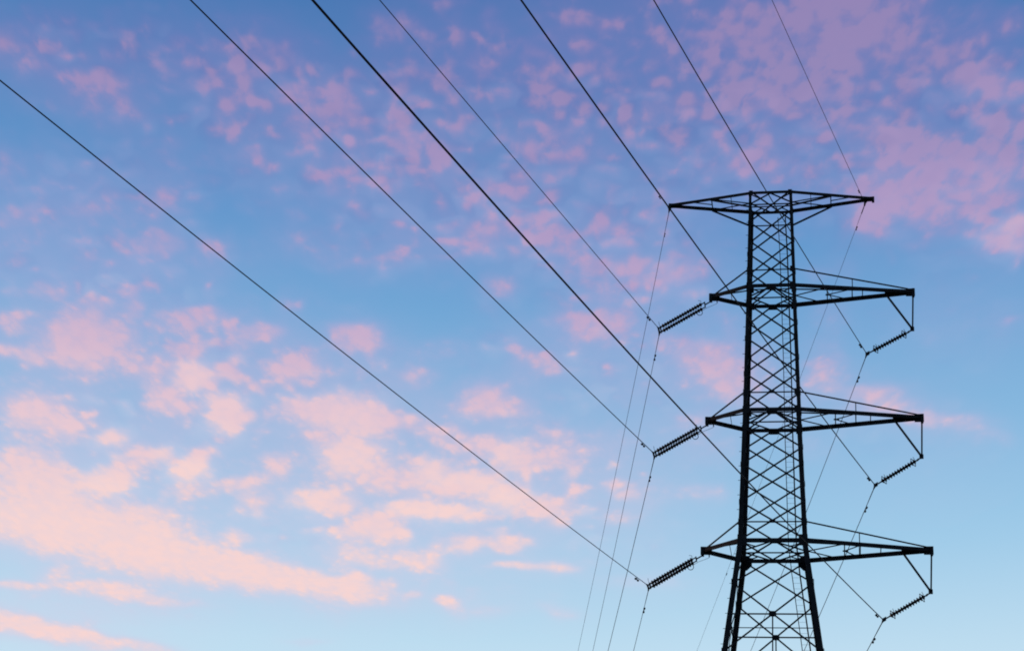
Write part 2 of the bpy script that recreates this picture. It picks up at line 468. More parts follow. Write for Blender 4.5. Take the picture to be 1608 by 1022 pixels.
def dirv(deg):
    a = rad(deg); return Xl * math.cos(a) + Yl * math.sin(a)
IN_D, OUT_D = dirv(-100), dirv(102)
WIRES = {  # slope and curvature towards the camera side, then away from it
    'GL': (-.111, 1.0e-4, -.1525, 3.5e-4), 'GR': (-.12, 1.0e-4, -.11, 1.0e-4),
    'UL': (-.105, 0.0, -.185, 5e-4), 'ML': (-.1025, 1.5e-4, -.15, 5e-4), 'LL': (-.094, 2e-4, -.185, 2.5e-4),
    'UR': (-.155, 4.5e-4, -.175, 5e-4), 'MR': (-.14, 3e-4, -.185, 5e-4), 'LR': (-.127, 3e-4, -.15, 2.5e-4)}
DESC = {'GL': 'thin earth wire clamped at the left tip of the top arm', 'GR': 'thin earth wire clamped at the right tip of the top arm',
        'UL': 'conductor held by the uppermost left pair of insulator strings', 'ML': 'conductor held by the middle left pair of insulator strings',
        'LL': 'conductor held by the lowest left pair of insulator strings', 'UR': 'conductor held by the uppermost right insulator string',
        'MR': 'conductor held by the middle right insulator string', 'LR': 'conductor held by the lowest right insulator string'}
for key, (m1, b1, m2, b2) in WIRES.items():
    earth = key[0] == 'G'
    y = YK if key in ('UL', 'ML', 'LL') else .06
    A1 = Wd(ATT[key][0], -y, ATT[key][2]); A2 = Wd(ATT[key][0], y, ATT[key][2])
    org = Wd(*ATT[key])
    t = thing('earth_wire' if earth else 'power_line', DESC[key], 'wire', org, 0, 'earth wires' if earth else 'conductors of the line')
    def inp(s): return A1 + IN_D * s + Vector((0, 0, m1 * s + b1 * s * s)) - org
    def outp(s): return A2 + OUT_D * s + Vector((0, 0, m2 * s + b2 * s * s)) - org
    ss = [0, .4, 1, 2, 4, 8] + list(range(14, 171, 4))
    so = [0, .4, 1, 2, 4, 8] + list(range(14, 331, 6))
    r = .014 if earth else .023
    if key == 'GL': r = .018
    if key in ('UL', 'LL'): r = .019
    if key in ('LR', 'MR'): r = .026
    b = BM(); tube(b, [inp(s) for s in ss[::-1]] + [outp(s) for s in so], [r] * len(ss) + [r] * 3 + [r * .78] * (len(so) - 3), 8)
    obj('cable', b, CABLE, t, True)
    b = BM()
    tube(b, [inp(.32), inp(.05), outp(.05), outp(.32)], [r * 1.3, .055, .055, r * 1.3], 8)
    if earth:
        tip = Wd((TL if key == 'GL' else TR)[0] * (.99 if key == 'GL' else .955), 0, H[0] - .06)
        bar(b, Vector((0, 0, 0)), tip - org, .06)
        if key == 'GR': bar(b, outp(.3), outp(.95), .045)
    obj('suspension_clamp', b, STEEL, t)
    # Stockbridge dampers: a short messenger with a weight at each end under the wire
    for fn, s0 in ((inp, 2.1), (outp, 2.3)) + (((outp, 54.0),) if key == 'GR' else ()):
        c = fn(s0); dd = (fn(s0 + .3) - fn(s0 - .3)).normalized()
        b = BM()
        bar(b, c, c + Vector((0, 0, -.13)), .04)
        lo_ = c + Vector((0, 0, -.13))
        k = .62 if earth else 1
        bar(b, lo_ - dd * .2 * k, lo_ + dd * .2 * k, .02)
        for sg in (-1, 1):
            tube(b, [lo_ + dd * sg * .13 * k, lo_ + dd * sg * .16 * k, lo_ + dd * sg * .25 * k, lo_ + dd * sg * .28 * k], [.03, .055 * k, .06 * k, .03], 8)
        obj('vibration_damper', b, STEEL, t)

# ------------------------------------------------------------------ cloud layer, a sheet of altocumulus at 2.5 km
# puffs: azimuth, elevation, radii (degrees), cover, brightness offset
PUFFS = [
    (-15.2,17.53,1.9,0.64,0.95,0.0,0.141), (-13.4,17.44,1.9,0.76,1.0,0.0,0.13), (-11.33,17.05,1.7,0.76,1.0,0.0,0.117), (-9.47,16.76,1.5,0.56,0.9,0.0,-0.068), (-7.83,16.67,1.4,0.48,0.85,0.0,-0.042), (-6.17,16.48,1.4,0.4,0.8,0.0,-0.086),
    (-4.5,16.27,1.2,0.32,0.75,0.0,-0.06), (-15.66,18.96,1.2,0.64,0.8,0.0,0.15), (-14.95,18.34,1.2,0.56,0.7,0.0,0.143), (-14.42,18.71,0.6,0.44,0.6,0.0,0.141), (-15.03,15.44,1.1,0.14,0.6,0.0,0.131), (-12.41,15.62,1.5,0.24,0.7,0.0,0.013),
    (-10.9,15.48,1.0,0.16,0.5,0.0,-0.03), (-15.02,14.3,1.4,0.32,0.8,0.0,-0.049), (-13.66,14.22,1.2,0.28,0.75,0.0,-0.091), (-12.27,14.09,1.2,0.22,0.65,0.0,-0.098), (-10.78,13.96,1.0,0.16,0.5,0.0,-0.071), (-5.97,14.63,0.7,0.1,0.25,0.0,0.084),
    (-13.95,15.96,0.5,0.18,0.5,0.0,0.127), (-9.68,15.38,0.6,0.1,0.25,0.0,0.103), (-14.11,23.06,1.32,0.8,1.0,0.0,0.157), (-14.35,23.03,1.0,0.68,1.0,0.0,0.159), (-14.23,24.13,0.6,0.22,0.5,0.0,0.162), (-16.71,23.21,0.48,0.28,0.7,0.0,0.177),
    (-16.71,22.37,0.5,0.24,0.8,0.0,0.173), (-15.87,22.28,0.4,0.28,0.8,0.0,0.167), (-13.05,24.6,0.36,0.22,0.5,0.0,0.155), (-12.87,24.19,0.28,0.2,0.65,0.0,0.152), (-10.94,24.15,1.1,0.36,0.75,0.0,0.137), (-10.33,24.41,0.4,0.24,0.5,0.0,0.133),
    (-9.54,24.13,0.22,0.28,0.6,0.0,0.127), (-10.81,23.31,0.44,0.24,0.75,0.0,0.134), (-11.42,23.08,0.4,0.18,0.4,0.0,0.137), (-8.43,23.95,0.6,0.26,0.8,0.0,0.118), (-9.05,23.72,0.5,0.32,0.5,0.0,0.122), (-7.13,23.07,0.8,0.4,0.9,0.0,0.107),
    (-7.76,22.87,0.6,0.28,0.5,0.0,0.111), (-10.64,22.42,0.52,0.44,1.0,0.5,0.13), (-10.09,22.13,0.28,0.2,0.8,0.0,0.125), (-12.05,22.42,0.8,0.4,0.65,0.0,0.14), (-9.56,22.73,0.52,0.28,0.8,0.0,0.123), (-11.36,21.62,0.5,0.44,0.8,0.0,0.132),
    (-10.73,21.34,0.5,0.28,0.5,0.0,0.127), (-9.37,21.4,0.6,0.54,0.95,0.4,0.118), (-8.83,21.26,0.4,0.24,0.6,0.0,0.114), (-15.67,20.67,0.88,0.6,0.9,0.0,0.158), (-14.62,20.44,0.56,0.44,0.85,0.0,0.15), (-14.18,20.26,0.36,0.32,0.7,0.0,0.146),
    (-13.82,20.78,0.16,0.12,0.6,0.0,0.146), (-12.95,20.15,0.48,0.22,0.95,0.3,0.138), (-8.54,22.29,0.56,0.22,0.5,0.0,0.115), (-5.92,21.85,1.2,0.48,0.95,0.3,0.096), (-6.75,21.61,0.8,0.28,0.6,0.0,0.101), (-5.27,24.29,0.76,0.4,0.95,0.0,0.095),
    (-5.28,23.94,0.76,0.24,0.7,0.0,0.095), (-7.47,24.95,0.32,0.18,0.6,0.0,0.113), (-4.8,23.55,0.24,0.2,0.4,0.0,0.091), (-3.24,23.07,0.68,0.32,0.55,0.0,0.08), (-2.45,24.03,1.0,0.36,0.3,0.0,0.075), (-0.59,22.61,0.76,0.48,0.85,0.0,0.061),
    (-0.89,22.23,1.0,0.24,0.6,0.0,0.063), (0.62,22.21,0.52,0.32,0.45,0.0,0.053), (0.14,24.07,0.28,0.2,0.75,0.0,0.056), (0.97,23.77,0.68,0.26,0.55,0.0,0.05), (1.48,23.55,0.3,0.14,0.5,0.0,0.047), (-5.04,21.63,0.9,0.52,0.95,0.3,0.09),
    (-4.08,21.71,0.56,0.32,0.8,0.0,0.084), (-3.32,21.62,0.5,0.24,0.7,0.0,0.079), (-2.23,21.42,0.68,0.24,0.7,0.0,0.072), (1.62,21.6,0.68,0.2,0.6,0.0,0.047), (2.77,25.1,1.0,0.48,0.8,0.0,0.037), (2.1,25.22,0.5,0.2,0.5,0.0,0.042),
    (3.64,25.23,0.5,0.28,0.4,0.0,0.03), (6.62,24.39,0.9,0.32,0.75,0.0,0.01), (7.16,23.8,1.0,0.48,0.85,0.0,0.007), (7.6,23.21,0.9,0.4,0.8,0.0,0.005), (10.58,23.3,0.8,0.32,0.5,0.0,-0.016), (6.32,22.1,0.8,0.32,0.4,0.0,0.016),
    (5.42,24.57,0.5,0.28,0.4,0.0,0.018), (7.59,24.89,0.4,0.6,0.3,0.0,0.002), (-11.84,19.73,0.64,0.44,0.8,0.0,0.129), (-13.03,18.85,0.84,0.3,0.95,0.3,0.133), (-12.45,19.06,0.4,0.24,0.6,0.0,0.131), (-10.27,19.56,0.52,0.38,1.0,0.5,0.119),
    (-9.91,20.01,0.4,0.24,0.6,0.0,0.118), (-11.24,19.86,0.36,0.2,0.8,0.4,0.126), (-8.67,19.26,0.8,0.26,0.8,0.0,0.108), (-7.61,19.96,0.44,0.36,0.85,0.0,0.103), (-8.09,18.76,0.56,0.3,0.65,0.0,0.104), (-6.14,20.93,0.6,0.22,0.7,0.0,0.096),
    (-5.03,20.49,0.92,0.48,1.0,0.5,0.088), (-6.04,19.06,0.84,0.32,0.85,0.4,0.092), (-5.5,18.9,0.6,0.24,0.6,0.0,0.089), (-8.55,17.58,0.52,0.18,0.6,0.0,0.103), (-11.29,18.12,1.0,0.28,0.6,0.0,0.12), (-10.16,18.84,0.8,0.24,0.5,0.0,0.116),
    (-2.47,20.19,0.44,0.44,0.95,0.5,0.072), (-2.95,19.86,0.4,0.2,0.6,0.0,0.075), (-3.91,19.87,0.72,0.32,0.75,0.0,0.081), (-1.16,19.92,0.92,0.3,1.0,0.5,0.064), (-1.56,19.6,0.68,0.16,0.7,0.0,0.066), (0.14,19.54,0.76,0.36,1.0,0.5,0.057),
    (1.53,19.31,0.88,0.36,0.85,0.0,0.049), (2.07,18.96,0.44,0.28,0.6,0.0,0.046), (0.17,20.85,0.6,0.4,0.85,0.4,0.056), (0.71,20.62,0.32,0.28,0.6,0.0,0.053), (-0.92,21.13,0.9,0.28,0.7,0.0,0.063), (1.66,20.96,0.76,0.4,0.75,0.0,0.047),
    (2.32,20.5,0.28,0.28,0.5,0.0,0.043), (2.49,19.91,0.32,0.16,0.7,0.0,0.043), (3.65,20.05,0.44,0.16,0.65,0.0,0.036), (4.15,19.77,0.36,0.12,0.6,0.0,0.033), (-2.77,18.98,1.0,0.24,0.85,0.4,0.073), (-1.5,18.88,0.8,0.24,0.85,0.4,0.066),
    (-0.55,18.82,0.5,0.16,0.5,0.0,0.06), (-4.09,18.43,0.72,0.34,0.8,0.0,0.08), (-4.69,18.18,0.8,0.28,0.7,0.0,0.083), (-3.59,18.07,0.44,0.32,0.7,0.0,0.077), (-0.92,18.05,0.8,0.22,0.75,0.0,0.062), (0.44,18.13,0.68,0.24,0.75,0.0,0.055),
    (0.79,17.46,0.9,0.14,0.75,0.0,0.053), (2.04,17.38,0.6,0.14,0.7,0.0,0.047), (-2.54,17.39,0.8,0.32,0.65,0.0,0.071), (-2.14,17.66,0.32,0.28,0.6,0.0,0.069), (-4.72,17.47,0.9,0.32,0.5,0.0,0.082), (-3.98,17.25,0.8,0.24,0.5,0.0,0.078),
    (-4.54,16.62,0.36,0.22,0.8,0.5,0.08), (-3.55,16.61,0.4,0.18,0.5,0.0,0.075), (-2.82,16.35,0.28,0.12,0.5,0.0,0.071), (-1.66,16.23,0.36,0.18,0.8,0.0,0.065), (-1.44,16.05,0.24,0.16,0.4,0.0,0.064), (-0.37,16.02,0.9,0.2,0.3,0.0,0.059),
    (2.1,16.09,0.72,0.16,0.35,0.0,-0.128), (3.96,19.07,0.68,0.22,0.45,0.0,0.035), (4.46,19.78,0.8,0.44,0.25,0.0,0.031), (6.35,19.93,0.76,0.2,0.4,0.0,0.02), (3.56,21.44,0.9,0.44,0.3,0.0,0.035), (7.19,19.84,0.4,0.16,0.3,0.0,0.015),
    (4.74,17.13,1.2,0.16,0.25,0.0,0.033), (-5.07,15.79,1.2,0.4,0.25,0.0,0.082), (6.76,21.22,1.2,0.44,0.25,0.0,0.015), (-18.45,31.48,0.52,0.4,0.5,0.0,0.231), (-18.54,31.12,0.4,0.32,0.4,0.0,0.23), (-17.59,31.3,0.36,0.2,0.3,0.0,0.221),
    (-15.82,30.78,0.72,0.24,0.6,0.0,-0.042), (-15.02,30.64,0.32,0.2,0.5,0.0,0.194), (-14.25,30.24,0.4,0.32,0.65,0.0,0.185), (-15.29,30.36,1.2,0.6,0.35,0.0,0.195), (-13.71,31.41,1.2,0.6,0.25,0.0,0.184), (-12.55,32.57,0.32,0.22,0.5,0.0,0.176),
    (-12.85,32.33,0.24,0.16,0.3,0.0,0.178), (-11.3,32.65,0.32,0.22,0.55,0.0,0.164), (-10.4,32.09,0.68,0.26,0.6,0.0,0.468), (-9.98,32.38,0.48,0.22,0.5,0.0,0.151), (-8.88,32.77,0.52,0.3,0.6,0.0,0.141), (-9.05,32.36,0.6,0.28,0.35,0.0,0.142),
    (-11.39,31.41,0.32,0.2,0.55,0.0,0.162), (-10.42,31.1,0.44,0.18,0.65,0.0,0.152), (-9.67,31.1,0.4,0.14,0.65,0.0,0.145), (-10.63,30.68,0.24,0.4,0.3,0.0,0.153), (-8.26,31.69,0.6,0.22,0.8,0.3,-0.007), (-7.77,31.53,0.32,0.18,0.6,0.0,0.128),
    (-6.84,31.53,0.52,0.3,0.65,0.3,0.119), (-7.01,31.02,0.4,0.28,0.5,0.0,0.12), (-8.24,30.78,0.4,0.2,0.5,0.0,0.131), (-7.75,30.54,0.56,0.36,0.6,0.0,0.126), (-6.53,30.87,0.56,0.28,0.6,0.0,0.115), (-10.27,30.1,0.24,0.3,0.55,0.0,0.148),
    (-12.34,29.42,0.4,0.32,0.4,0.0,0.165), (-9.5,29.25,0.44,0.2,0.35,0.0,0.139), (-6.55,29.22,0.68,0.16,0.65,0.0,0.113), (-6.5,29.68,0.24,0.36,0.5,0.0,0.113), (-12.45,27.86,0.32,0.28,0.65,0.0,0.161), (-12.6,27.44,0.48,0.28,0.5,0.0,0.161),
    (-14.63,26.89,0.92,0.24,0.4,0.0,0.176), (-17.18,26.3,0.64,0.32,0.4,0.0,0.195), (-17.84,27.94,0.32,0.56,0.35,0.0,0.209), (-13.09,26.14,0.52,0.2,0.55,0.0,0.16), (-12.11,26.36,0.4,0.28,0.65,0.0,0.153), (-12.63,26.6,0.4,0.16,0.4,0.0,0.158),
    (-10.52,26.38,0.4,0.3,0.7,0.0,0.14), (-15.64,24.36,0.56,0.26,0.35,0.0,0.174), (-16.42,24.08,0.6,0.2,0.2,0.0,0.179), (-10.45,25.21,0.14,0.1,0.4,0.0,0.136), (-8.05,26.83,1.2,0.6,0.2,0.0,0.121), (-6.46,26.6,0.8,0.4,0.2,0.0,0.108),
    (-5.21,33.85,0.6,0.44,0.55,0.0,0.107), (-4.55,33.94,0.24,0.2,0.4,0.0,0.1), (-3.44,34.68,0.68,0.2,0.55,0.0,0.09), (-1.5,34.52,0.28,0.24,0.6,0.0,0.07), (-2.63,33.76,0.32,0.2,0.65,0.0,0.081), (-2.99,33.83,0.36,0.16,0.4,0.0,0.085),
    (-1.61,33.04,0.4,0.24,0.5,0.0,0.071), (-1.98,33.22,0.2,0.16,0.3,0.0,0.075), (-3.26,32.48,0.4,0.4,0.6,0.0,0.087), (-2.96,32.27,0.32,0.28,0.4,0.0,0.084), (-4.36,32.2,0.18,0.24,0.5,0.0,0.097), (-4.01,33.36,0.24,0.4,0.3,0.0,0.095),
    (0.14,33.4,0.32,0.18,0.7,0.0,0.055), (1.04,32.14,0.56,0.22,0.6,0.0,0.046), (1.86,34.32,0.48,0.2,0.5,0.0,0.037), (2.37,33.75,0.36,0.14,0.6,0.0,0.033), (1.63,34.18,0.6,0.4,0.3,0.0,0.04), (-4.18,30.49,0.36,0.36,0.85,0.3,0.094),
    (-4.14,30.16,0.44,0.2,0.5,0.0,0.093), (-2.99,30.13,0.44,0.28,0.6,0.0,0.083), (-3.25,30.42,0.32,0.2,0.5,0.0,0.085), (-6.46,31.27,0.36,0.32,0.7,0.0,0.115), (-6.07,30.91,0.36,0.24,0.6,0.0,0.111), (-5.77,30.35,0.32,0.32,0.4,0.0,0.108),
    (-5.33,29.46,0.24,0.2,0.3,0.0,0.103), (-4.07,29.45,0.4,0.12,0.7,0.0,0.092), (-2.17,31.33,0.32,0.22,0.5,0.0,0.076), (-2.43,31.12,0.2,0.16,0.3,0.0,0.078), (-0.66,31.46,0.24,0.14,0.3,0.0,0.062), (-0.01,30.47,0.4,0.28,0.5,0.0,0.057),
    (1.73,30.35,0.52,0.18,0.65,0.0,0.041), (2.08,30.16,0.36,0.14,0.4,0.0,0.038), (1.22,31.12,0.52,0.32,0.4,0.0,0.045), (-0.37,29.06,0.4,0.18,0.65,0.0,0.06), (-0.84,29.11,0.36,0.12,0.6,0.0,0.064), (-1.75,29.18,0.4,0.16,0.4,0.0,0.072),
    (0.06,29.36,0.2,0.16,0.4,0.0,0.056), (-1.42,27.8,0.6,0.24,0.6,0.0,0.068), (-2.51,27.37,0.52,0.12,0.65,0.0,0.077), (-1.49,27.3,0.4,0.2,0.6,0.0,0.069), (0.37,28.2,0.72,0.22,0.7,0.2,0.054), (-0.29,27.91,0.52,0.2,0.4,0.0,0.059),
    (1.3,27.7,0.72,0.28,0.65,0.0,0.046), (1.66,27.36,0.52,0.24,0.4,0.0,0.044), (2.46,27.09,0.48,0.24,0.65,0.0,0.037), (2.36,26.79,0.24,0.28,0.5,0.0,0.039), (3.31,28.11,0.64,0.2,0.6,0.0,0.03), (3.88,27.99,0.28,0.16,0.5,0.0,0.025),
    (-0.5,26.09,0.4,0.28,0.55,0.0,0.061), (-0.38,25.86,0.24,0.12,0.3,0.0,0.06), (-4.47,26.72,0.6,0.14,0.5,0.0,0.441), (-5.55,26.38,0.52,0.16,0.35,0.0,0.1), (-4.24,27.8,0.24,0.14,0.6,0.0,0.092), (-4.16,26.96,0.24,0.12,0.5,0.0,0.09),
    (5.37,26.66,0.72,0.28,0.65,0.3,0.015), (4.71,26.45,0.56,0.16,0.4,0.0,0.021), (4.04,26.74,0.6,0.2,0.4,0.0,0.025), (6.25,27.07,0.52,0.36,0.5,0.0,0.007), (3.16,26.21,0.32,0.4,0.4,0.0,0.033), (2.95,26.01,0.28,0.2,0.3,0.0,0.035),
    (8.74,34.51,1.2,0.8,0.6,0.0,-0.031), (10.83,34.25,1.6,0.9,0.75,0.0,-0.051), (13.39,34.66,1.2,0.44,0.75,0.2,-0.078), (10.12,33.22,1.0,0.72,0.7,0.0,-0.041), (11.97,33.63,1.0,0.6,0.6,0.0,-0.06), (9.41,32.36,0.92,0.28,0.65,0.0,-0.032),
    (11.01,32.12,0.6,0.28,0.4,0.0,-0.046), (7.09,33.76,0.68,0.24,0.45,0.0,-0.013), (6.86,33.73,0.28,0.12,0.3,0.0,-0.011), (5.91,31.78,0.28,0.14,0.75,0.4,0.002), (6.65,31.78,0.36,0.12,0.3,0.0,-0.005), (7.34,32.3,0.44,0.18,0.65,0.0,-0.012),
    (8.03,32.1,0.24,0.12,0.5,0.0,-0.018), (9.17,31.69,0.4,0.16,0.6,0.0,-0.028), (9.97,31.73,0.4,0.14,0.5,0.0,-0.035), (11.9,31.7,0.48,0.16,0.5,0.0,-0.053), (8.94,30.91,0.4,0.2,0.35,0.0,-0.024), (8.03,30.24,0.52,0.16,0.4,0.0,-0.014),
    (7.8,30.14,0.6,0.1,0.4,0.0,-0.012), (9.72,29.78,0.16,0.14,0.5,0.0,-0.028), (12.23,34.48,2.8,1.2,0.4,0.0,-0.065), (13.98,32.94,0.28,0.44,0.5,0.0,-0.775), (13.32,33.17,0.6,0.16,0.35,0.0,0.626), (16.51,32.41,0.72,0.36,0.85,0.5,-0.1),
    (17.25,31.96,0.72,0.28,0.9,0.5,-0.105), (17.09,32.7,0.4,0.2,0.5,0.0,-0.107), (15.58,33.3,0.68,0.32,0.55,0.0,-0.094), (16.27,33.53,0.48,0.2,0.4,0.0,-0.102), (17.64,33.98,0.8,0.4,0.5,0.0,-0.118), (15.11,33.05,0.8,0.28,0.4,0.0,-0.089),
    (17.08,31.27,0.6,0.24,0.3,0.0,-0.1), (17.36,30.67,0.6,0.32,0.4,0.0,-0.1), (12.1,31.1,1.0,0.24,0.35,0.0,-0.053), (13.21,30.86,1.0,0.16,0.35,0.0,-0.062), (14.07,30.42,1.0,0.36,0.6,0.0,-0.068), (15.37,30.15,1.0,0.28,0.65,0.0,-0.079),
    (16.53,29.64,1.0,0.28,0.75,0.3,-0.087), (17.3,29.91,0.6,0.24,0.6,0.0,-0.095), (14.69,29.71,1.0,0.32,0.6,0.2,-0.071), (13.8,29.27,1.0,0.36,0.75,0.2,-0.061), (15.73,29.06,1.0,0.24,0.7,0.4,-0.077), (13.01,28.73,0.9,0.36,0.85,0.3,-0.053),
    (12.55,28.26,0.6,0.36,0.7,0.0,-0.047), (13.98,28.68,1.0,0.4,0.6,0.0,-0.061), (12.04,29.16,0.6,0.28,0.5,0.0,-0.046), (16.57,28.71,0.8,0.28,0.4,0.0,-0.083), (17.18,27.9,0.52,0.3,0.97,0.8,-0.085), (16.65,27.51,0.56,0.26,0.95,0.6,-0.078),
    (17.31,27.35,0.48,0.28,0.9,0.5,-0.083), (16.82,25.02,0.28,0.12,0.55,0.0,-0.068), (17.43,28.84,0.6,0.4,0.3,0.0,-0.091), (15.25,28.22,1.0,0.4,0.3,0.0,-0.07), (8.93,30.03,0.8,0.32,0.3,0.0,-0.021), (10.54,26.69,0.44,0.16,0.3,0.0,-0.026),
    (10.84,25.46,0.6,0.32,0.3,0.0,-0.024), (10.59,23.79,0.52,0.2,0.65,0.0,-0.017), (11.23,24.07,0.32,0.2,0.3,0.0,-0.023), (12.25,23.03,0.88,0.28,0.8,0.0,-0.026), (12.86,22.59,0.88,0.26,0.65,0.0,-0.029), (13.88,22.15,0.8,0.24,0.5,0.0,-0.034),
    (11.4,22.5,0.6,0.16,0.3,0.0,-0.019), (14.89,21.98,1.1,0.24,0.45,0.0,-0.04), (13.88,22.25,0.6,0.24,0.4,0.0,-0.034), (15.88,21.59,0.8,0.2,0.3,0.0,-0.254), (10.6,24.38,0.6,0.48,0.2,0.0,-0.019), (8.46,24.1,0.5,0.48,0.3,0.0,-0.003),
    (9.3,22.52,1.0,0.6,0.25,0.0,-0.005), (11.52,26.82,0.4,0.28,0.2,0.0,-0.034), (10.12,21.33,0.6,0.4,0.2,0.0,-0.007), (13.26,32.02,5.2,2.2,0.34,0.0,-0.067), (7.56,33.18,4.0,2.6,0.32,0.0,-0.016), (1.73,32.52,3.4,2.4,0.34,0.0,0.04),
    (-5.19,31.29,2.6,2.0,0.3,0.0,0.104), (-11.01,31.61,2.4,1.8,0.27,0.0,0.159), (-16.64,31.49,2.2,1.4,0.27,0.0,0.213), (-0.33,28.46,3.6,1.6,0.25,0.0,0.06), (4.26,26.84,2.4,1.4,0.25,0.0,0.024), (6.9,29.26,2.2,1.2,0.18,0.0,-0.002),
    (13.6,29.67,2.6,1.4,0.3,0.0,-0.061), (-5.29,28.1,2.4,1.4,0.15,0.0,0.101), (-9.06,29.3,1.8,1.2,0.12,0.0,0.135), (-15.2,27.63,3.0,1.2,0.2,0.0,0.184), (-13.66,25.11,3.0,1.0,0.24,0.0,0.161), (-16.65,25.22,2.2,1.2,0.2,0.0,0.186),
    (4.51,18.1,2.6,1.2,0.14,0.0,0.033), (15.07,25.12,2.4,1.6,0.13,0.0,-0.055), (13.21,20.9,2.8,1.6,0.08,0.0,-0.025), (-9.71,23.05,3.2,1.0,0.3,0.0,0.125), (-6.39,22.2,3.4,1.2,0.35,0.0,0.1), (-10.41,20.59,3.2,1.0,0.35,0.0,0.123),
    (-13.79,19.77,2.6,1.0,0.35,0.0,0.142), (-4.03,20.02,4.0,1.0,0.4,0.0,0.082), (0.23,19.9,3.0,1.2,0.35,0.0,0.056), (-5.93,18.08,2.6,1.0,0.35,0.0,0.09), (-13.08,17.91,4.0,1.2,0.35,0.0,0.13), (-1.77,18.19,3.0,1.0,0.3,0.0,0.067),
    (3.38,20.44,2.4,1.2,0.25,0.0,0.037), (2.16,23.98,2.6,1.2,0.22,0.0,0.042), (5.44,23.28,2.4,1.6,0.25,0.0,0.02), (-0.77,22.04,2.2,0.8,0.25,0.0,0.062), (-14.56,23.0,2.2,1.0,0.25,0.0,0.16), (-14.98,20.77,2.0,1.0,0.3,0.0,0.154),
    (-1.63,16.43,2.4,0.6,0.2,0.0,0.065), (-12.98,14.83,3.2,0.6,0.25,0.0,0.118),
]
ALT = 2500.0
da = .16; VEIL = 1.4; HALO = .2
azs = np.concatenate([np.arange(-52, -21, .3), np.arange(-21, 20, .08), np.arange(20, 52, .3)])
elv = np.concatenate([np.arange(10, 12.5, .12), np.arange(12.5, 37, .075), np.arange(37, 62, .3)])
AZ, EL = np.meshgrid(azs, elv)
cov = np.zeros_like(AZ); veil = np.zeros_like(AZ); glow = np.zeros_like(AZ); gw = np.full_like(AZ, 1e-3)
rs = np.random.RandomState(4)
extra = []
for k in range(420):                                 # the same kind of sky goes on outside the picture
    az = rs.uniform(-52, 52); el = rs.uniform(11, 60)
    if -21 < az < 20 and el < 37: continue
    extra.append((az, el, rs.uniform(.5, 1.6), rs.uniform(.2, .5), rs.uniform(.3, .8), 0, 0))
for k in range(40):
    az = rs.uniform(-52, 52); el = rs.uniform(11, 60)
    if -24 < az < 23 and el < 39: continue
    extra.append((az, el, rs.uniform(3, 6), rs.uniform(1, 3), .3, 0, 0))
def vnoise(x, y, seed):                              # smooth value noise
    g_ = np.random.RandomState(seed).rand(256, 256)
    xi = np.floor(x).astype(int); yi = np.floor(y).astype(int); fx = x - xi; fy = y - yi
    fx = fx * fx * (3 - 2 * fx); fy = fy * fy * (3 - 2 * fy)
    a = g_[yi % 256, xi % 256]; b2 = g_[yi % 256, (xi + 1) % 256]; c2 = g_[(yi + 1) % 256, xi % 256]; d2 = g_[(yi + 1) % 256, (xi + 1) % 256]
    return (a * (1 - fx) + b2 * fx) * (1 - fy) + (c2 * (1 - fx) + d2 * fx) * fy - .5
# wind-blown distortion of the whole field, so that no puff keeps a plain outline
WK = np.interp(EL, [21, 28], [.6, 1])
WX = AZ + WK * .42 * vnoise(AZ / 1.1, EL / .8, 1) * .8 + .36 * vnoise(AZ / .5, EL / .38, 2) * .75
WY = EL + WK * .28 * vnoise(AZ / 1.1, EL / .8, 3) * .8 + .24 * vnoise(AZ / .5, EL / .38, 4) * .75
def window(az, el, ex, ey):
    a0, a1 = np.searchsorted(azs, [az - ex, az + ex]); e0, e1 = np.searchsorted(elv, [el - ey, el + ey])
    return slice(e0, e1), slice(a0, a1)
def puff(az, el, ra, re, am, br, th):
    big = ra > 1.5 and am < .4
    ex = 3 * ra / math.cos(rad(el)) + 1.2; ey = 3 * max(re, ra * abs(math.sin(th))) + 1
    w = window(az, el, ex, ey)
    if not big: ra *= .93; re *= .93
    ct, st = math.cos(th), math.sin(th)
    dx = (WX[w] - az) * math.cos(rad(el)); dy = WY[w] - el
    u = (dx * ct + dy * st) / ra; v = (-dx * st + dy * ct) / re
    if big:
        veil[w] = 1 - (1 - veil[w]) * (1 - np.exp(-(u * u + v * v) * .85) * am * VEIL); return
    v = np.where(v < 0, v * .78, v * 1.08)           # crisp tops, trailing undersides
    g2 = np.exp(-np.power(u * u + v * v, 1.25) * .75) * am
    cov[w] = 1 - (1 - cov[w]) * (1 - np.clip(g2, 0, .98))
    hu = u * ra / (ra * 1.25 + .35); hv = v * re / (re * 1.25 + .35)
    veil[w] = 1 - (1 - veil[w]) * (1 - np.exp(-(hu * hu + hv * hv)) * am * HALO)
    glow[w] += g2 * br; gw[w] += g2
for p_ in list(PUFFS) + extra: puff(*p_)
veil *= np.interp(EL, [18, 24, 27], [.75, 1.0, 1.65]); cov *= np.interp(EL, [26, 31], [1, .82])
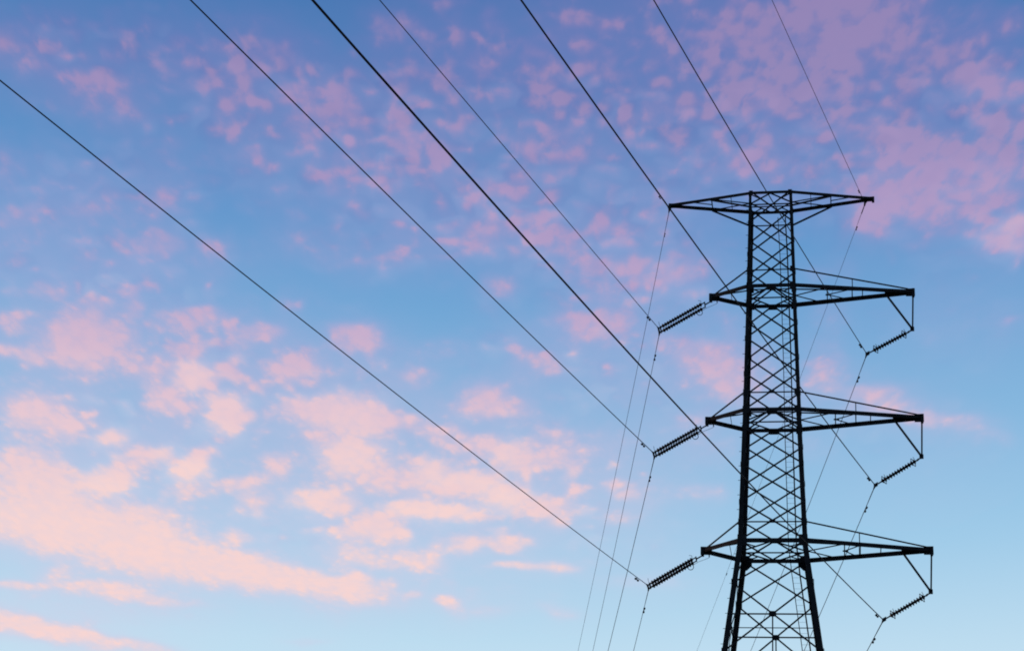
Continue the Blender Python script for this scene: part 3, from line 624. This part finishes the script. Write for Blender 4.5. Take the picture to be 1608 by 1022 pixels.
# flocks of small puffs in ragged rows wherever the veil is thick enough to break up
cov0, veil0 = cov.copy(), veil.copy(); HALO = .04
rs = np.random.RandomState(11)
el = 11.0
while el < 45:
    sp_ = np.interp(el, [12, 22, 36], [.40, .52, .66])
    az = -50 + rs.rand() * sp_
    while az < 50:
        a_, e_ = az + rs.normal(0, sp_ * .24), el + rs.normal(0, sp_ * .2) + .25 * math.sin(az * .9)
        iy = min(np.searchsorted(elv, e_), len(elv) - 1); ix = min(np.searchsorted(azs, a_), len(azs) - 1)
        dens = veil0[iy, ix]
        if dens > .08 and rs.rand() < (.25 + .55 * dens) * np.interp(e_, [22, 27], [.5, 1]):
            puff(a_, e_, sp_ * rs.uniform(.3, .62), sp_ * rs.uniform(.16, .34), min(.6, dens * rs.uniform(.15, .85)), rs.uniform(-.3, .4), rs.uniform(-.25, .25))
        az += sp_
    el += sp_ * .62
base = np.clip((32.5 - EL) / 15, -.6, 1.15)  # sunlight put into the cloud glow by elevation, brighter low down
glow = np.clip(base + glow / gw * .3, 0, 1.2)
azr, elr = np.radians(AZ), np.radians(EL)
rr = ALT / np.tan(elr)
co = np.stack([rr * np.sin(azr), rr * np.cos(azr), np.full_like(rr, ALT)], -1).reshape(-1, 3)
nx = len(azs); ny = len(elv)
idx = np.arange(nx * ny).reshape(ny, nx)
q = np.stack([idx[:-1, :-1], idx[:-1, 1:], idx[1:, 1:], idx[1:, :-1]], -1).reshape(-1, 4)
fc = (cov + veil).reshape(-1)[q].max(1)
q = q[fc > .02]
used, invx = np.unique(q, return_inverse=True)
q = invx.reshape(-1, 4)
me = bpy.data.meshes.new('clouds')
pc = co[used].astype(np.float32)
me.vertices.add(len(pc)); me.vertices.foreach_set('co', pc.reshape(-1))
me.loops.add(q.size); me.loops.foreach_set('vertex_index', q.reshape(-1).astype(np.int32))
me.polygons.add(len(q)); me.polygons.foreach_set('loop_start', np.arange(0, q.size, 4, dtype=np.int32))
me.update(calc_edges=True)
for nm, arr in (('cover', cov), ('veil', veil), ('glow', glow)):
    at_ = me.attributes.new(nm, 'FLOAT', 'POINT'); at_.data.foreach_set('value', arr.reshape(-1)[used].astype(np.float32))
me.update()
clouds = bpy.data.objects.new('clouds', me); C.objects.link(clouds)
clouds['kind'] = 'stuff'; clouds['label'] = 'pink and mauve altocumulus puffs drifting over the blue sky'; clouds['category'] = 'clouds'
m = bpy.data.materials.new('sunset_cloud'); m.use_nodes = True
t = m.node_tree; t.nodes.clear(); N = t.nodes.new; L = t.links.new
o_ = N('ShaderNodeOutputMaterial')
ca = N('ShaderNodeAttribute'); ca.attribute_name = 'cover'
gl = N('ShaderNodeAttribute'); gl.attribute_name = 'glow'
tc = N('ShaderNodeTexCoord')
def noise(scale, detail, rough, dist=0, stretch=(1, 1, 1)):
    mp = N('ShaderNodeMapping'); mp.inputs['Scale'].default_value = stretch
    L(tc.outputs['Object'], mp.inputs[0])
    n = N('ShaderNodeTexNoise'); n.inputs['Scale'].default_value = scale; n.inputs['Detail'].default_value = detail
    n.inputs['Roughness'].default_value = rough; n.inputs['Distortion'].default_value = dist
    L(mp.outputs[0], n.inputs['Vector']); return n
def math_(op, a, b_=None, c_=None, clamp=False):
    n = N('ShaderNodeMath'); n.operation = op; n.use_clamp = clamp
    for k, v in enumerate((a, b_, c_)):
        if v is None: continue
        if isinstance(v, (int, float)): n.inputs[k].default_value = v
        else: L(v, n.inputs[k])
    return n.outputs[0]
ve = N('ShaderNodeAttribute'); ve.attribute_name = 'veil'
ST = (1, .5, 1); TEXV = 1.25; HAZE = 1.15
n1 = noise(.0060, 3, .5, .5, ST)                     # broad lumps
n2 = noise(.0230, 3, .5, .3, ST)                     # flock of small puffs
n3 = noise(.0550, 3, .5, 0, ST)                      # ragged edges
vo = N('ShaderNodeTexVoronoi'); vo.feature = 'SMOOTH_F1'; vo.inputs['Scale'].default_value = .022; vo.inputs['Smoothness'].default_value = .35
mpv = N('ShaderNodeMapping'); mpv.inputs['Scale'].default_value = ST
wv = N('ShaderNodeVectorMath'); wv.operation = 'MULTIPLY_ADD'
L(tc.outputs['Object'], mpv.inputs[0]); L(n2.outputs['Color'], wv.inputs[0]); wv.inputs[1].default_value = (25, 25, 0); L(mpv.outputs[0], wv.inputs[2])
L(wv.outputs[0], vo.inputs['Vector'])
lump = math_('MULTIPLY_ADD', vo.outputs['Distance'], -1.35, 1.0, True)         # rounded cells, 1 at their middle
mid = math_('MULTIPLY_ADD', n1.outputs['Fac'], 1.5, -.25, True)
tex = math_('MULTIPLY', math_('MULTIPLY_ADD', n2.outputs['Fac'], 1.6, -.3, True), math_('MULTIPLY_ADD', lump, .9, .35))
tex = math_('MULTIPLY', tex, math_('MULTIPLY_ADD', mid, 1.2, .3))
fine = math_('MULTIPLY_ADD', n3.outputs['Fac'], .20, .90)
# optical thickness: puffs, plus the veil with its flocks
# nearer the horizon the puffs are seen from the side: rounder, less broken by the small texture
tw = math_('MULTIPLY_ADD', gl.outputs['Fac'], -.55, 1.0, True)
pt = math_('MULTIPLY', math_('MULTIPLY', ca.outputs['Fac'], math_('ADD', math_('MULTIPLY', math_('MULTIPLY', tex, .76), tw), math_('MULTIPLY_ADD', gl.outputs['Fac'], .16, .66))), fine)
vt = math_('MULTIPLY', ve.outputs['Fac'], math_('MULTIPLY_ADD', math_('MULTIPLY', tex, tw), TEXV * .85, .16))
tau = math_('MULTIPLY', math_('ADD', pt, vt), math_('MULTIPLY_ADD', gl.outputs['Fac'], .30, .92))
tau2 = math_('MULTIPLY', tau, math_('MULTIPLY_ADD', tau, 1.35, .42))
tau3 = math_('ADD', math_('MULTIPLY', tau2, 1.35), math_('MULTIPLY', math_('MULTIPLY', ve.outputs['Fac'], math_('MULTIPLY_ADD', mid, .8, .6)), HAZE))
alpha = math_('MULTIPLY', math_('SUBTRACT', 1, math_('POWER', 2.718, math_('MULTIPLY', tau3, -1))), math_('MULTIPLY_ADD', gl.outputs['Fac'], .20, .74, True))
# sunset light put into the emission colour: mauve where thin or high up, peach where dense and low
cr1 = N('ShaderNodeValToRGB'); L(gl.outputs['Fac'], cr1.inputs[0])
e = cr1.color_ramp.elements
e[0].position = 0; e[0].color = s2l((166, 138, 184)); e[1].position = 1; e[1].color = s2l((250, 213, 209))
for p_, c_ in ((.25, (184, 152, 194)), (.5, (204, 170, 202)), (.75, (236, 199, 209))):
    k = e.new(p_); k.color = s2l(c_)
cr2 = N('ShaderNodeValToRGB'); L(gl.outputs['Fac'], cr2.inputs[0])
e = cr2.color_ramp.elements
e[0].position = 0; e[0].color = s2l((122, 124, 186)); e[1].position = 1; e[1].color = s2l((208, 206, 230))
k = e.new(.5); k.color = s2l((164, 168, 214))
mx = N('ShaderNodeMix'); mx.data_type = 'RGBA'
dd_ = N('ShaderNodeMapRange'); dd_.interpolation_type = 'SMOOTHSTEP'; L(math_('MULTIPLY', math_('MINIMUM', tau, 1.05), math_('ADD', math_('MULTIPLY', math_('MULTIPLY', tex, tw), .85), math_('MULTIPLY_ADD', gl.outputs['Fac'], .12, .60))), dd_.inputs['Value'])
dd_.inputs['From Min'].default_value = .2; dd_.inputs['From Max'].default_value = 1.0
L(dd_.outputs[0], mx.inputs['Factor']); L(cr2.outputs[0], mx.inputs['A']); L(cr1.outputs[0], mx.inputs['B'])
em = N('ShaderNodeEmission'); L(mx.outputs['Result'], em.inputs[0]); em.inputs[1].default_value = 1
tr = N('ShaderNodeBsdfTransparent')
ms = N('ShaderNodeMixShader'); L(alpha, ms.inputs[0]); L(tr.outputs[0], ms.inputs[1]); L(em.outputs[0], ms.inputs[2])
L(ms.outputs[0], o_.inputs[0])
me.materials.append(m)
